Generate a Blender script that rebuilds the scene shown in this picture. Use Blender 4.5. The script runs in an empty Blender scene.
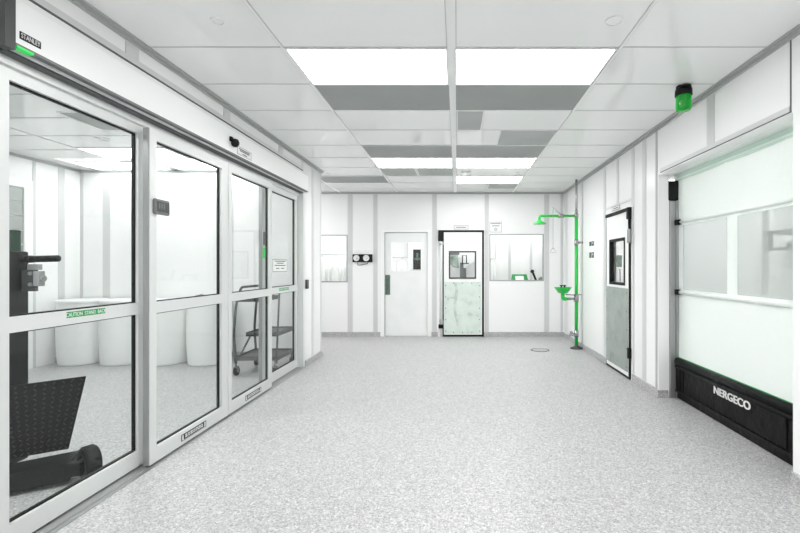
import bpy, bmesh, math, random
from mathutils import Vector, Matrix
random.seed(7)
S = bpy.context.scene
COL = S.collection
# ---------------------------------------------------------------- camera model (pixels of the 800x533 frame -> metres)
F, CX, CY, EYE = 420.0, 457.0, 267.0, 1.475
CEIL = 3.06
def xp(px, Y): return (px - CX) * Y / F          # world x seen at pixel px on depth Y
def zp(py, Y): return EYE + (CY - py) * Y / F    # world z seen at pixel py on depth Y
def yx(px, X): return X * F / (px - CX)          # depth of pixel px on the plane x = X
XL, XR, YB = -2.26, 2.28, 8.925                  # left wall, right wall, back wall faces
YE = 6.98                                        # where the left wall ends (outer corner)
XI, YI = -6.17, 6.88                             # side room: left wall, back wall

# ---------------------------------------------------------------- materials
def srgb(h):
    def c(v):
        v /= 255.0
        return v / 12.92 if v <= 0.04045 else ((v + 0.055) / 1.055) ** 2.4
    return tuple(c(v) for v in h) + (1.0,)
def mat(name, rgb, rough=0.5, metal=0.0, spec=0.5, coat=0.0, emit=None, strength=0.0, bump=None, var=None):
    m = bpy.data.materials.new(name); m.use_nodes = True
    nt = m.node_tree; b = nt.nodes['Principled BSDF']
    b.inputs['Base Color'].default_value = srgb(rgb)
    b.inputs['Roughness'].default_value = rough
    b.inputs['Metallic'].default_value = metal
    b.inputs['Specular IOR Level'].default_value = spec
    if coat:
        b.inputs['Coat Weight'].default_value = coat; b.inputs['Coat Roughness'].default_value = 0.06
    if emit:
        b.inputs['Emission Color'].default_value = srgb(emit); b.inputs['Emission Strength'].default_value = strength
    tc = nt.nodes.new('ShaderNodeTexCoord')
    if var:                                         # slight mottling of the base colour: (scale, second colour, low, high)
        n = nt.nodes.new('ShaderNodeTexNoise'); n.inputs['Scale'].default_value = var[0]; n.inputs['Detail'].default_value = 4
        r = nt.nodes.new('ShaderNodeValToRGB')
        r.color_ramp.elements[0].position = var[2]; r.color_ramp.elements[1].position = var[3]
        r.color_ramp.elements[0].color = srgb(var[1]); r.color_ramp.elements[1].color = srgb(rgb)
        nt.links.new(tc.outputs['Object'], n.inputs['Vector']); nt.links.new(n.outputs['Fac'], r.inputs['Fac'])
        nt.links.new(r.outputs['Color'], b.inputs['Base Color'])
    if bump:
        n = nt.nodes.new('ShaderNodeTexNoise'); n.inputs['Scale'].default_value = bump[0]; n.inputs['Detail'].default_value = 3
        k = nt.nodes.new('ShaderNodeBump'); k.inputs['Strength'].default_value = bump[1]; k.inputs['Distance'].default_value = bump[2]
        nt.links.new(tc.outputs['Object'], n.inputs['Vector']); nt.links.new(n.outputs['Fac'], k.inputs['Height'])
        nt.links.new(k.outputs['Normal'], b.inputs['Normal'])
    return m
def math_node(nt, op, a, b):
    n = nt.nodes.new('ShaderNodeMath'); n.operation = op
    for i, v in enumerate((a, b)):
        if isinstance(v, (int, float)): n.inputs[i].default_value = v
        else: nt.links.new(v, n.inputs[i])
    return n.outputs[0]
def glass(name, tint, f0=0.045, haze=0.0, haze_rgb=(235, 240, 238)):
    m = bpy.data.materials.new(name); m.use_nodes = True
    nt = m.node_tree; nt.nodes.remove(nt.nodes['Principled BSDF']); out = nt.nodes['Material Output']
    lw = nt.nodes.new('ShaderNodeLayerWeight'); lw.inputs['Blend'].default_value = 0.5
    fr = math_node(nt, 'ADD', math_node(nt, 'MULTIPLY', math_node(nt, 'POWER', lw.outputs['Facing'], 5.0), 0.9), f0)
    t = nt.nodes.new('ShaderNodeBsdfTransparent'); t.inputs['Color'].default_value = srgb(tint)
    g = nt.nodes.new('ShaderNodeBsdfGlossy'); g.inputs['Roughness'].default_value = 0.0
    src = t.outputs[0]
    if haze:
        d = nt.nodes.new('ShaderNodeBsdfDiffuse'); d.inputs['Color'].default_value = srgb(haze_rgb)
        tl = nt.nodes.new('ShaderNodeBsdfTranslucent'); tl.inputs['Color'].default_value = srgb(haze_rgb)
        a = nt.nodes.new('ShaderNodeMixShader'); nt.links.new(d.outputs[0], a.inputs[1]); nt.links.new(tl.outputs[0], a.inputs[2])
        h = nt.nodes.new('ShaderNodeMixShader'); h.inputs[0].default_value = haze
        nt.links.new(src, h.inputs[1]); nt.links.new(a.outputs[0], h.inputs[2]); src = h.outputs[0]
        g.inputs['Roughness'].default_value = 0.15
    mx = nt.nodes.new('ShaderNodeMixShader')
    nt.links.new(fr, mx.inputs[0]); nt.links.new(src, mx.inputs[1]); nt.links.new(g.outputs[0], mx.inputs[2])
    nt.links.new(mx.outputs[0], out.inputs['Surface'])
    return m
def floor_mat():
    m = bpy.data.materials.new('speckled_epoxy'); m.use_nodes = True
    nt = m.node_tree; b = nt.nodes['Principled BSDF']
    tc = nt.nodes.new('ShaderNodeTexCoord')
    def flakes(scale, stops):
        v = nt.nodes.new('ShaderNodeTexVoronoi'); v.inputs['Scale'].default_value = scale
        nt.links.new(tc.outputs['Object'], v.inputs['Vector'])
        s = nt.nodes.new('ShaderNodeSeparateColor'); nt.links.new(v.outputs['Color'], s.inputs[0])
        r = nt.nodes.new('ShaderNodeValToRGB'); r.color_ramp.interpolation = 'CONSTANT'
        e = r.color_ramp.elements
        e[0].position, e[0].color = stops[0][0], srgb((stops[0][1],) * 3)
        e[1].position, e[1].color = stops[1][0], srgb((stops[1][1],) * 3)
        for p, c in stops[2:]:
            x = e.new(p); x.color = srgb((c,) * 3)
        nt.links.new(s.outputs[0], r.inputs['Fac'])
        return r.outputs['Color']
    a = flakes(100, ((0, FLOOR[0]), (0.16, FLOOR[1]), (0.42, FLOOR[2]), (0.72, FLOOR[3]), (0.90, FLOOR[4])))
    c = flakes(210, ((0, FLOOR[0]), (0.22, FLOOR[1]), (0.5, FLOOR[2]), (0.75, FLOOR[3]), (0.92, FLOOR[4])))
    mx = nt.nodes.new('ShaderNodeMix'); mx.data_type = 'RGBA'; mx.inputs[0].default_value = 0.45
    nt.links.new(a, mx.inputs[6]); nt.links.new(c, mx.inputs[7])
    nt.links.new(mx.outputs[2], b.inputs['Base Color'])
    b.inputs['Roughness'].default_value = 0.38; b.inputs['Specular IOR Level'].default_value = 0.35
    return m
FLOOR = (140, 168, 188, 203, 224)
M = dict(
    wall=mat('white_wall_panel', (247, 247, 247), 0.24, spec=0.45),
    ceil=mat('white_ceiling_panel', (245, 246, 245), 0.06, spec=0.5),
    floor=floor_mat(),
    batten=mat('grey_batten', (212, 213, 213), 0.35),
    mould=mat('grey_moulding', (178, 179, 179), 0.35),
    line=mat('dark_joint', (92, 93, 93), 0.6),
    tbar=mat('ceiling_tee', (240, 241, 240), 0.4),
    joint=mat('tile_joint', (196, 197, 196), 0.5),
    white=mat('white_paint', (246, 247, 246), 0.3),
    door=mat('door_paint', (242, 244, 243), 0.35, var=(3.0, (238, 240, 239), 0.35, 0.6)),
    alu=mat('clear_anodised_aluminium', (222, 224, 223), 0.42, metal=0.25, spec=0.5),
    alud=mat('shaded_aluminium_seal', (70, 71, 71), 0.5),
    steel=mat('brushed_steel', (176, 178, 178), 0.32, metal=0.85, bump=(220, 0.1, 0.001)),
    chrome=mat('pipe_steel', (172, 174, 174), 0.25, metal=0.8),
    rail=mat('galvanised_rail', (168, 169, 169), 0.3, metal=0.6),
    black=mat('black_rubber', (13, 14, 14), 0.55, spec=0.3),
    blackp=mat('black_vinyl', (9, 10, 10), 0.5, spec=0.25, bump=(14, 0.6, 0.02)),
    ink=mat('black_print', (22, 22, 22), 0.6),
    paper=mat('sign_paper', (236, 237, 236), 0.5),
    greyink=mat('grey_print', (120, 121, 121), 0.6),
    green=mat('green_safety_paint', (24, 196, 74), 0.3, coat=0.3),
    greens=mat('green_sticker', (42, 150, 82), 0.45),
    greenglow=mat('green_indicator', (50, 200, 90), 0.4, emit=(30, 220, 90), strength=0.3),
    filt=mat('perforated_grey_panel', (184, 187, 185), 0.55, var=(1.6, (174, 177, 175), 0.35, 0.65)),
    filtd=mat('grey_filter_screen', (160, 163, 161), 0.45, var=(1.2, (150, 153, 151), 0.3, 0.7)),
    lamp=mat('lamp_diffuser', (250, 250, 250), 0.4, emit=(255, 255, 255), strength=9.0),
    lampdim=mat('dimmer_lamp_diffuser', (250, 250, 250), 0.4, emit=(255, 255, 255), strength=5.0),
    glass=glass('clear_glass', (248, 250, 249), 0.02),
    wglass=glass('window_glass', (250, 251, 250), 0.02),
    vinyl=glass('clear_vinyl', (246, 248, 247), 0.02, haze=0.36, haze_rgb=(222, 227, 224)),
    curtain=mat('white_curtain_fabric', (242, 248, 244), 0.5, spec=0.3, bump=(4.5, 0.35, 0.03)),
    curtaing=mat('green_curtain_hem', (206, 230, 216), 0.5),
    drum=mat('white_plastic_drum', (244, 245, 244), 0.4),
    tread=mat('black_steel', (14, 15, 15), 0.5, spec=0.3),
    treads=mat('black_tread_plate', (12, 13, 13), 0.45, spec=0.35),
    mast=mat('charcoal_steel', (24, 26, 26), 0.45, spec=0.35),
    dgreen=mat('dark_green_panel', (30, 62, 46), 0.3),
    grey=mat('mid_grey_plastic', (112, 114, 114), 0.45),
    dgrey=mat('dark_grey_plastic', (66, 68, 68), 0.45),
    cart=mat('grey_tube_steel', (84, 86, 86), 0.4, metal=0.2),
    cloth=mat('white_cloth', (236, 237, 236), 0.85, bump=(9, 0.6, 0.03)),
    plategreen=mat('push_plate', (104, 124, 112), 0.4, metal=0.4, var=(14, (84, 104, 92), 0.35, 0.65)),
    rollgrey=mat('grey_roller_door', (168, 172, 170), 0.25, metal=0.2),
)
def kick_mat(name, light, mid, dark):
    m = bpy.data.materials.new(name); m.use_nodes = True
    nt = m.node_tree; b = nt.nodes['Principled BSDF']; b.inputs['Roughness'].default_value = 0.32; b.inputs['Metallic'].default_value = 0.15
    tc = nt.nodes.new('ShaderNodeTexCoord')
    n = nt.nodes.new('ShaderNodeTexNoise'); n.inputs['Scale'].default_value = 6; n.inputs['Detail'].default_value = 7; n.inputs['Distortion'].default_value = 0.4
    r = nt.nodes.new('ShaderNodeValToRGB'); e = r.color_ramp.elements
    e[0].position, e[0].color = 0.26, srgb(dark); e[1].position, e[1].color = 0.62, srgb(light)
    x = e.new(0.4); x.color = srgb(mid)
    nt.links.new(tc.outputs['Object'], n.inputs['Vector']); nt.links.new(n.outputs['Fac'], r.inputs['Fac'])
    nt.links.new(r.outputs['Color'], b.inputs['Base Color'])
    return m
M['binmix'] = kick_mat('grey_green_mix', (178, 188, 182), (128, 146, 136), (70, 88, 78))
M['kickpale'] = kick_mat('pale_scuffed_kick_plate', (222, 234, 227), (214, 227, 219), (178, 197, 186))
M['kickgrey'] = kick_mat('worn_steel_kick_plate', (164, 173, 167), (154, 163, 157), (128, 140, 132))
M['beacon'] = mat('green_beacon_lens', (10, 170, 50), 0.15, emit=(10, 190, 55), strength=0.25)
M['beacon'].node_tree.nodes['Principled BSDF'].inputs['Transmission Weight'].default_value = 0.8

# ---------------------------------------------------------------- mesh builder
class MB:
    def __init__(s): s.v = []; s.f = []; s.sm = []; s.mi = []; s.m = 0
    def add(s, vs, fs, smooth=False):
        o = len(s.v); s.v += [tuple(v) for v in vs]
        for f in fs:
            s.f.append([i + o for i in f]); s.sm.append(smooth); s.mi.append(s.m)
        return s
    def box(s, x0, x1, y0, y1, z0, z1, bev=0.0):
        x0, x1 = min(x0, x1), max(x0, x1); y0, y1 = min(y0, y1), max(y0, y1); z0, z1 = min(z0, z1), max(z0, z1)
        vs = [(x, y, z) for x in (x0, x1) for y in (y0, y1) for z in (z0, z1)]
        fs = [(0, 1, 3, 2), (4, 6, 7, 5), (0, 4, 5, 1), (2, 3, 7, 6), (0, 2, 6, 4), (1, 5, 7, 3)]
        if not bev: return s.add(vs, fs)
        bm = bmesh.new(); bv = [bm.verts.new(v) for v in vs]
        for f in fs: bm.faces.new([bv[i] for i in f])
        bmesh.ops.bevel(bm, geom=bm.edges[:], offset=bev, segments=2, affect='EDGES', profile=0.5)
        bm.verts.index_update()
        s.add([v.co[:] for v in bm.verts], [[v.index for v in f.verts] for f in bm.faces]); bm.free()
        return s
    def ring(s, c, u, w, r, n): return [c + u * (r * math.cos(2 * math.pi * i / n)) + w * (r * math.sin(2 * math.pi * i / n)) for i in range(n)]
    def cyl(s, p0, p1, r, r2=None, n=20, caps=True):
        p0, p1 = Vector(p0), Vector(p1); d = (p1 - p0).normalized()
        u = d.orthogonal().normalized(); w = d.cross(u)
        r2 = r if r2 is None else r2
        a, b = s.ring(p0, u, w, r, n), s.ring(p1, u, w, r2, n)
        s.add(a + b, [(i, (i + 1) % n, n + (i + 1) % n, n + i) for i in range(n)], True)
        if caps:
            s.add(a, [tuple(reversed(range(n)))]); s.add(b, [tuple(range(n))])
        return s
    def lathe(s, prof, c, axis=(0, 0, 1), n=28):       # prof: list of (radius, height along axis)
        c = Vector(c); d = Vector(axis).normalized(); u = d.orthogonal().normalized(); w = d.cross(u)
        vs = []
        for r, h in prof: vs += s.ring(c + d * h, u, w, max(r, 1e-4), n)
        fs = []
        for k in range(len(prof) - 1):
            for i in range(n):
                fs.append((k * n + i, k * n + (i + 1) % n, (k + 1) * n + (i + 1) % n, (k + 1) * n + i))
        return s.add(vs, fs, True)
    def tube(s, pts, r, n=10, fillet=0.0):
        pts = [Vector(p) for p in pts]
        if fillet:
            q = [pts[0]]
            for i in range(1, len(pts) - 1):
                a, b, c = pts[i - 1], pts[i], pts[i + 1]
                f = min(fillet, (a - b).length * 0.45, (c - b).length * 0.45)
                p, t = b + (a - b).normalized() * f, b + (c - b).normalized() * f
                for k in range(6):
                    g = k / 5; q.append((1 - g) ** 2 * p + 2 * g * (1 - g) * b + g * g * t)
            pts = q + [pts[-1]]
        u = None; rings = []
        for i, p in enumerate(pts):
            d = (pts[min(i + 1, len(pts) - 1)] - pts[max(i - 1, 0)]).normalized()
            u = d.orthogonal().normalized() if u is None else (u - d * u.dot(d)).normalized()
            rings += s.ring(p, u, d.cross(u), r, n)
        fs = [(k * n + i, k * n + (i + 1) % n, (k + 1) * n + (i + 1) % n, (k + 1) * n + i) for k in range(len(pts) - 1) for i in range(n)]
        fs += [tuple(reversed(range(n))), tuple(range((len(pts) - 1) * n, len(pts) * n))]
        return s.add(rings, fs, True)
    def prism(s, poly, off):                            # polygon (3-D points) extruded by vector off
        off = Vector(off); a = [Vector(p) for p in poly]; n = len(a)
        s.add(a + [p + off for p in a], [tuple(range(n)), tuple(range(2 * n - 1, n - 1, -1))] + [(i, n + i, n + (i + 1) % n, (i + 1) % n) for i in range(n)])
        return s
    def slab(s, axis, t0, t1, u0, u1, z0, z1, holes=()):
        """wall slab of thickness t0..t1 on axis ('x' or 'y'), u along the other horizontal axis, rectangular holes (u0,u1,z0,z1)"""
        us = sorted({u0, u1} | {min(max(h[i], u0), u1) for h in holes for i in (0, 1)})
        zs = sorted({z0, z1} | {min(max(h[i], z0), z1) for h in holes for i in (2, 3)})
        def solid(i, j):
            if i < 0 or j < 0 or i >= len(us) - 1 or j >= len(zs) - 1: return False
            cu, cz = (us[i] + us[i + 1]) / 2, (zs[j] + zs[j + 1]) / 2
            return not any(h[0] < cu < h[1] and h[2] < cz < h[3] for h in holes)
        P = (lambda t, u, z: (t, u, z)) if axis == 'x' else (lambda t, u, z: (u, t, z))
        for i in range(len(us) - 1):
            for j in range(len(zs) - 1):
                if not solid(i, j): continue
                a, b, c, d = us[i], us[i + 1], zs[j], zs[j + 1]
                for t in (t0, t1): s.add([P(t, a, c), P(t, b, c), P(t, b, d), P(t, a, d)], [(0, 1, 2, 3)])
                if not solid(i - 1, j): s.add([P(t0, a, c), P(t1, a, c), P(t1, a, d), P(t0, a, d)], [(0, 1, 2, 3)])
                if not solid(i + 1, j): s.add([P(t0, b, c), P(t1, b, c), P(t1, b, d), P(t0, b, d)], [(0, 1, 2, 3)])
                if not solid(i, j - 1): s.add([P(t0, a, c), P(t1, a, c), P(t1, b, c), P(t0, b, c)], [(0, 1, 2, 3)])
                if not solid(i, j + 1): s.add([P(t0, a, d), P(t1, a, d), P(t1, b, d), P(t0, b, d)], [(0, 1, 2, 3)])
        return s
    def frame(s, axis, t0, t1, u0, u1, z0, z1, w):      # picture-frame of border width w
        return s.slab(axis, t0, t1, u0, u1, z0, z1, [(u0 + w, u1 - w, z0 + w, z1 - w)])
ORG = {}
def org(o): return ORG.get(o.name, Vector((0, 0, 0))) if o else Vector((0, 0, 0))
def build(name, mb, mats, parent=None, label=None, loc=None):
    if not isinstance(mats, (list, tuple)): mats = [mats]
    o0 = org(parent); loc = Vector(loc) if loc is not None else o0
    me = bpy.data.meshes.new(name)
    me.from_pydata([(Vector(v) - loc)[:] for v in mb.v], [], mb.f)
    for k in mats: me.materials.append(k)
    for p, sm, mi in zip(me.polygons, mb.sm, mb.mi): p.use_smooth = sm; p.material_index = mi
    bm = bmesh.new(); bm.from_mesh(me)
    bmesh.ops.remove_doubles(bm, verts=bm.verts, dist=1e-6)
    bmesh.ops.recalc_face_normals(bm, faces=bm.faces); bm.to_mesh(me); bm.free()
    o = bpy.data.objects.new(name, me); COL.objects.link(o)
    if parent: o.parent = parent
    o.location = loc - o0
    ORG[o.name] = loc
    if label: o['label'] = label
    return o
def struct(name, mb, mats, parent=None):
    o = build(name, mb, mats, parent)
    if not parent: o['kind'] = 'structure'
    return o
def tag(o, label, cat, group=None):
    o['label'] = label; o['category'] = cat
    if group: o['group'] = group
    return o
def thing(name, label, cat, loc, group=None):
    o = bpy.data.objects.new(name, None); o.empty_display_size = 0.05; COL.objects.link(o); o.location = loc
    ORG[o.name] = Vector(loc)
    return tag(o, label, cat, group)
def solo(name, mb, mats, label, cat, loc, group=None): return tag(build(name, mb, mats, None, None, loc), label, cat, group)
def text_mb(mb, s, size, p, right, up, ext=0.002, align='CENTER', sx=1.0, bold=0.0):
    c = bpy.data.curves.new('lettering', 'FONT'); c.body = s; c.size = size; c.extrude = ext; c.align_x = align; c.align_y = 'CENTER'; c.offset = bold
    o = bpy.data.objects.new('lettering', c); COL.objects.link(o)
    dg = bpy.context.evaluated_depsgraph_get(); dg.update()
    me = bpy.data.meshes.new_from_object(o.evaluated_get(dg))
    R, U = Vector(right), Vector(up); N = R.cross(U); P = Vector(p)
    mb.add([P + R * (v.co.x * sx) + U * v.co.y + N * v.co.z for v in me.vertices], [list(f.vertices) for f in me.polygons])
    bpy.data.objects.remove(o); bpy.data.curves.remove(c); bpy.data.meshes.remove(me)
    return mb
Z = (0, 0, 1); EAST, WEST = (0, 1, 0), (0, -1, 0)   # reading directions on the left wall and on the right wall
def bars(mb, p, right, up, rows, h, n):             # illegible small print: rows of (start, end, height)
    P, R, U = Vector(p), Vector(right), Vector(up); N = R.cross(U)
    for a, b, z in rows:
        mb.prism([P + R * a + U * (z - h / 2), P + R * b + U * (z - h / 2), P + R * b + U * (z + h / 2), P + R * a + U * (z + h / 2)], N * n)
    return mb

# ================================================================= THE SETTING
X0, X1, Y0, Y1 = -6.35, 4.75, -3.1, 11.3
struct('floor', MB().box(X0, X1, Y0, Y1, -0.1, 0), M['floor'])
ceiling = struct('ceiling', MB().box(X0, X1, Y0, Y1, CEIL, CEIL + 0.1), M['ceil'])

# --- ceiling grid of the main room and of the side room
ROW0, ROW, COLS, MID = 3.026, 0.61, 1.22, -0.04
g = MB(); h = MB()
for k in range(-9, 10):
    y = ROW0 + ROW * k
    if y < YB - 0.05: g.box(XL if y < YE else -5.0, XR, y - 0.006, y + 0.006, CEIL - 0.003, CEIL)
for x in (MID - COLS, MID + COLS):
    h.box(x - 0.009, x + 0.009, -3, YB, CEIL - 0.006, CEIL); g.box(x - 0.014, x + 0.014, -3, YB, CEIL - 0.002, CEIL)
h.box(MID - 0.03, MID + 0.03, -3, YB, CEIL - 0.006, CEIL); g.box(MID - 0.036, MID + 0.036, -3, YB, CEIL - 0.002, CEIL)
h.box(MID - 2 * COLS - 0.014, MID - 2 * COLS + 0.014, 7.05, YB, CEIL - 0.006, CEIL)
for k in range(-9, 8):
    y = 2.63 + 0.61 * k
    if -0.8 < y < YI: g.box(XI, -2.4, y - 0.006, y + 0.006, CEIL - 0.003, CEIL)
for x in (-5.09, -3.87, -2.65): h.box(x - 0.012, x + 0.012, -0.9, YI, CEIL - 0.005, CEIL); g.box(x - 0.017, x + 0.017, -0.9, YI, CEIL - 0.002, CEIL)
struct('trim_1', g, M['joint']); struct('trim_2', h, M['tbar'])

# --- left wall with the sliding door opening
XS, XF = -2.26, -2.34
LD0, LD1, LDZ = 2.05, 6.24, 2.60
wl = struct('wall_left', MB().slab('x', XL - 0.1, XL, -3, YE, 0, CEIL, [(LD0, LD1, -1, LDZ)]), M['wall'])
def batten_y(wall, X, s, y0, y1, z0, z1, m='batten', t=0.005):    # strip on a wall of constant x; s = which side faces the room
    struct('batten', MB().box(X, X + s * t, y0, y1, z0, z1), M[m], wall)
for y in (2.86, 4.06, 5.32): batten_y(wl, XL, 1, y, y + 0.12, 2.935, 3.03)
for y in (0.2, 1.5): batten_y(wl, XL, 1, y, y + 0.12, 0.09, 3.03)
for a, b in ((6.10, 6.16),): batten_y(wl, XL, 1, a, b, 2.935, 3.03)
batten_y(wl, XL, 1, 6.53, 6.62, 0.09, 3.03); batten_y(wl, XL, 1, 6.945, 6.98, 0.09, 3.03)
struct('trim_3', MB().box(XL, XL + 0.004, 1.6, 6.16, 2.893, 2.935), M['batten'])
struct('trim_4', MB().box(XL, XL + 0.006, 1.6, 6.16, 2.882, 2.893), M['line'])
struct('trim_5', MB().box(XL, XL + 0.02, -3, YE + 0.004, 3.025, CEIL).box(XL, XL + 0.05, -3, YE + 0.004, 3.047, CEIL), M['mould'])
struct('baseboard_left', MB().box(XL, XL + 0.02, LD1, YE, 0, 0.085).box(XL, XL + 0.02, -3, LD0, 0, 0.085).prism(
    [(XL + 0.02, YE, 0), (XL + 0.02, YE + 0.06, 0), (XL - 0.1, YE + 0.06, 0), (XL - 0.1, YE, 0)], (0, 0, 0.03)), M['floor'])

# --- back wall
BX = lambda px: xp(px, YB)
BZ = lambda py: zp(py, YB)
D1 = (BX(384.6), BX(427.6), 0, BZ(232.4)); D2 = (BX(440), BX(482.5), 0, BZ(231.5))
WN1 = (-3.35, BX(347.4), BZ(282), BZ(235)); WN2 = (BX(489.6), BX(543.6), BZ(280.8), BZ(234.2))
wb = struct('wall_back', MB().slab('y', YB, YB + 0.1, -5.0, XR + 0.12, 0, CEIL, [D1[:2] + (-1, D1[3]), D2[:2] + (-1, D2[3]), WN1, WN2]), M['wall'])
def batten_x(wall, Y, s, x0, x1, z0, z1, m='batten', t=0.005):
    struct('batten', MB().box(x0, x1, Y, Y + s * t, z0, z1), M[m], wall)
for a, b in ((347.7, 352.7), (373.3, 377.6), (484.6, 488.8), (544.2, 549.2), (560.5, 563)):
    batten_x(wb, YB, -1, BX(a), BX(b), 0.09, 3.02)
batten_x(wb, YB, -1, BX(432.2), BX(436.8), 0.09, 3.02)
batten_x(wb, YB, -1, -3.47, -3.36, 0.09, 3.02)
struct('trim_6', MB().box(-5.0, XR, YB - 0.02, YB, 3.025, CEIL).box(-5.0, XR, YB - 0.045, YB, 3.047, CEIL), M['mould'])
bb = MB()
for a, b in ((-5.0, BX(380.3)), (BX(431.5), BX(437.6)), (BX(484), XR)): bb.box(a, b, YB - 0.02, YB, 0, 0.095)
struct('baseboard_back', bb, M['floor'])

# --- right wall with the high-speed door opening and the personnel door
ND0, ND1, NDZ = 2.85, 4.75, 2.52
RD0, RD1, RDZ = yx(629, 2.25), yx(606.5, 2.25), 2.225
wr = struct('wall_right', MB().slab('x', XR, XR + 0.12, -3, YB, 0, CEIL, [(ND0, ND1, -1, NDZ), (RD0, RD1, -1, RDZ)]), M['wall'])
for a, b, z0 in ((6.43, 6.53, 0.09), (5.91, 5.99, 2.37), (5.40, 5.48, 0.09), (5.06, 5.16, 0.09), (3.716, 3.826, 2.56), (7.62, 7.72, 0.09), (8.7, 8.78, 0.09)):
    batten_y(wr, XR, -1, a, b, z0, 3.03)
batten_y(wr, XR, -1, 4.775, 4.815, 0.09, 3.03, 'mould')
for y in (2.05, 0.75, -0.5): batten_y(wr, XR, -1, y, y + 0.11, 0.09, 3.03)
struct('trim_7', MB().box(XR - 0.004, XR, 2.862, 2.872, 2.53, 3.03).box(XR - 0.006, XR, 2.86, 4.70, 2.529, 2.536), M['line'])
struct('trim_8', MB().box(XR - 0.007, XR, 2.875, 4.70, 2.536, 2.575).box(XR - 0.005, XR, 5.48, 6.43, 2.345, 2.375), M['batten'])
struct('trim_9', MB().box(XR - 0.02, XR, -3, YB, 3.022, CEIL).box(XR - 0.05, XR, -3, YB, 3.047, CEIL), M['mould'])
bb = MB()
for a, b in ((-3, ND0), (ND1, RD0 - 0.06), (RD1 + 0.06, YB)): bb.box(XR - 0.02, XR, a, b, 0, 0.09)
bb.box(XR - 0.02, XR + 0.10, ND1 - 0.02, ND1, 0, 0.085)
struct('baseboard_right', bb, M['floor'])

# --- remaining room shell: behind the camera, side room, rooms behind the windows
struct('wall_front', MB().box(X0, X1, Y0, -3.0, 0, CEIL), M['wall'])
wsl = struct('wall_side_room_left', MB().box(XI - 0.1, XI, -3, 9.0, 0, CEIL), M['wall'])
wsb = struct('wall_side_room_back', MB().box(XI, XL - 0.1, YI, YE, 0, CEIL), M['wall'])
struct('wall_side_room_front', MB().box(XI, XL - 0.1, -1.0, -0.9, 0, CEIL), M['wall'])
struct('wall_corridor_left', MB().box(-5.1, -5.0, YE, YB + 0.1, 0, CEIL), M['wall'])
struct('wall_rear_rooms_back', MB().box(-5.1, X1, Y1 - 0.1, Y1, 0, CEIL), M['wall'])
struct('wall_rear_rooms_left', MB().box(-5.1, -5.0, YB + 0.1, Y1, 0, CEIL), M['wall'])
struct('wall_next_room_right', MB().box(X1 - 0.1, X1, -3, Y1, 0, CEIL), M['wall'])
struct('wall_next_room_front', MB().box(XR + 0.12, X1, 0.5, 0.6, 0, CEIL), M['wall'])
wnb = struct('wall_next_room_back', MB().box(XR + 0.12, X1, 9.35, 9.45, 0, CEIL), M['wall'])
batten_x(wsb, YI, -1, -5.80, -5.68, 0.0, 3.03); batten_x(wsb, YI, -1, -3.78, -3.66, 0.0, 3.03); batten_x(wsb, YI, -1, XI, XI + 0.05, 0.0, 3.03)
for px0, px1 in ((32.5, 35.5), (58, 64.5)): batten_y(wsl, XI, 1, yx(px0, XI), yx(px1, XI), 0.0, 3.03)
struct('trim_10', MB().box(XI, XI + 0.02, -0.9, YI, 3.02, CEIL).box(XI, XL - 0.1, YI - 0.02, YI, 3.02, CEIL), M['mould'])
struct('baseboard_side_room', MB().box(XI, XI + 0.02, 6.45, YI, 0, 0.09).box(XI, XL - 0.1, YI - 0.02, YI, 0, 0.09), M['floor'])
# partition standing in the rear room, seen through the first swing door's pane
struct('wall_partition', MB().box(xp(408, 10.2), 0.6, 10.2, 10.28, 0, CEIL), M['door'])
struct('wall_rear_divider', MB().box(0.58, 0.66, YB + 0.1, Y1 - 0.1, 0, CEIL), M['wall'])
br = struct('wall_rear_right', MB().box(0.66, XR + 0.12, 10.4, 10.46, 0, CEIL), M['wall'])
for px in (509.5, 531): batten_x(br, 10.4, -1, xp(px - 1.3, 10.4), xp(px + 1.3, 10.4), 0, CEIL)

# ================================================================= WINDOWS
def window(name, r, Y):
    x0, x1, z0, z1 = r
    w = struct(name, MB().frame('y', Y - 0.008, Y + 0.06, x0 - 0.005, x1 + 0.005, z0 - 0.005, z1 + 0.005, 0.022), M['steel'])
    build('pane', MB().box(x0 + 0.015, x1 - 0.015, Y + 0.02, Y + 0.028, z0 + 0.015, z1 - 0.015), M['wglass'], w)
    return w
window('window_1', WN1, YB); window('window_2', WN2, YB)

# ================================================================= SWING DOORS IN THE BACK WALL
# plain white door with half-height pane
d = struct('door_1', MB().slab('y', YB - 0.012, YB + 0.1, D1[0] - 0.075, D1[1] + 0.075, 0, D1[3] + 0.045, [(D1[0], D1[1], -1, D1[3])]), M['white'])
hl = (BX(391.3), BX(421), BZ(270.8), BZ(242.2))
build('leaf', MB().slab('y', YB + 0.02, YB + 0.065, D1[0] + 0.006, D1[1] - 0.006, 0.012, D1[3] - 0.008, [hl]), M['door'], d)
build('pane_frame', MB().slab('y', YB + 0.013, YB + 0.07, hl[0] - 0.02, hl[1] + 0.02, hl[2] - 0.028, hl[3] + 0.015, [(hl[0] + 0.006, hl[1] - 0.006, hl[2] + 0.006, hl[3] - 0.006)]), M['white'], d)
build('pane', MB().box(hl[0], hl[1], YB + 0.038, YB + 0.046, hl[2], hl[3]), M['wglass'], d)
build('push_plate', MB().box(BX(385.2), BX(390), YB + 0.012, YB + 0.02, BZ(294.8), BZ(275)), M['plategreen'], d, 'dull green push plate')
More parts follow.
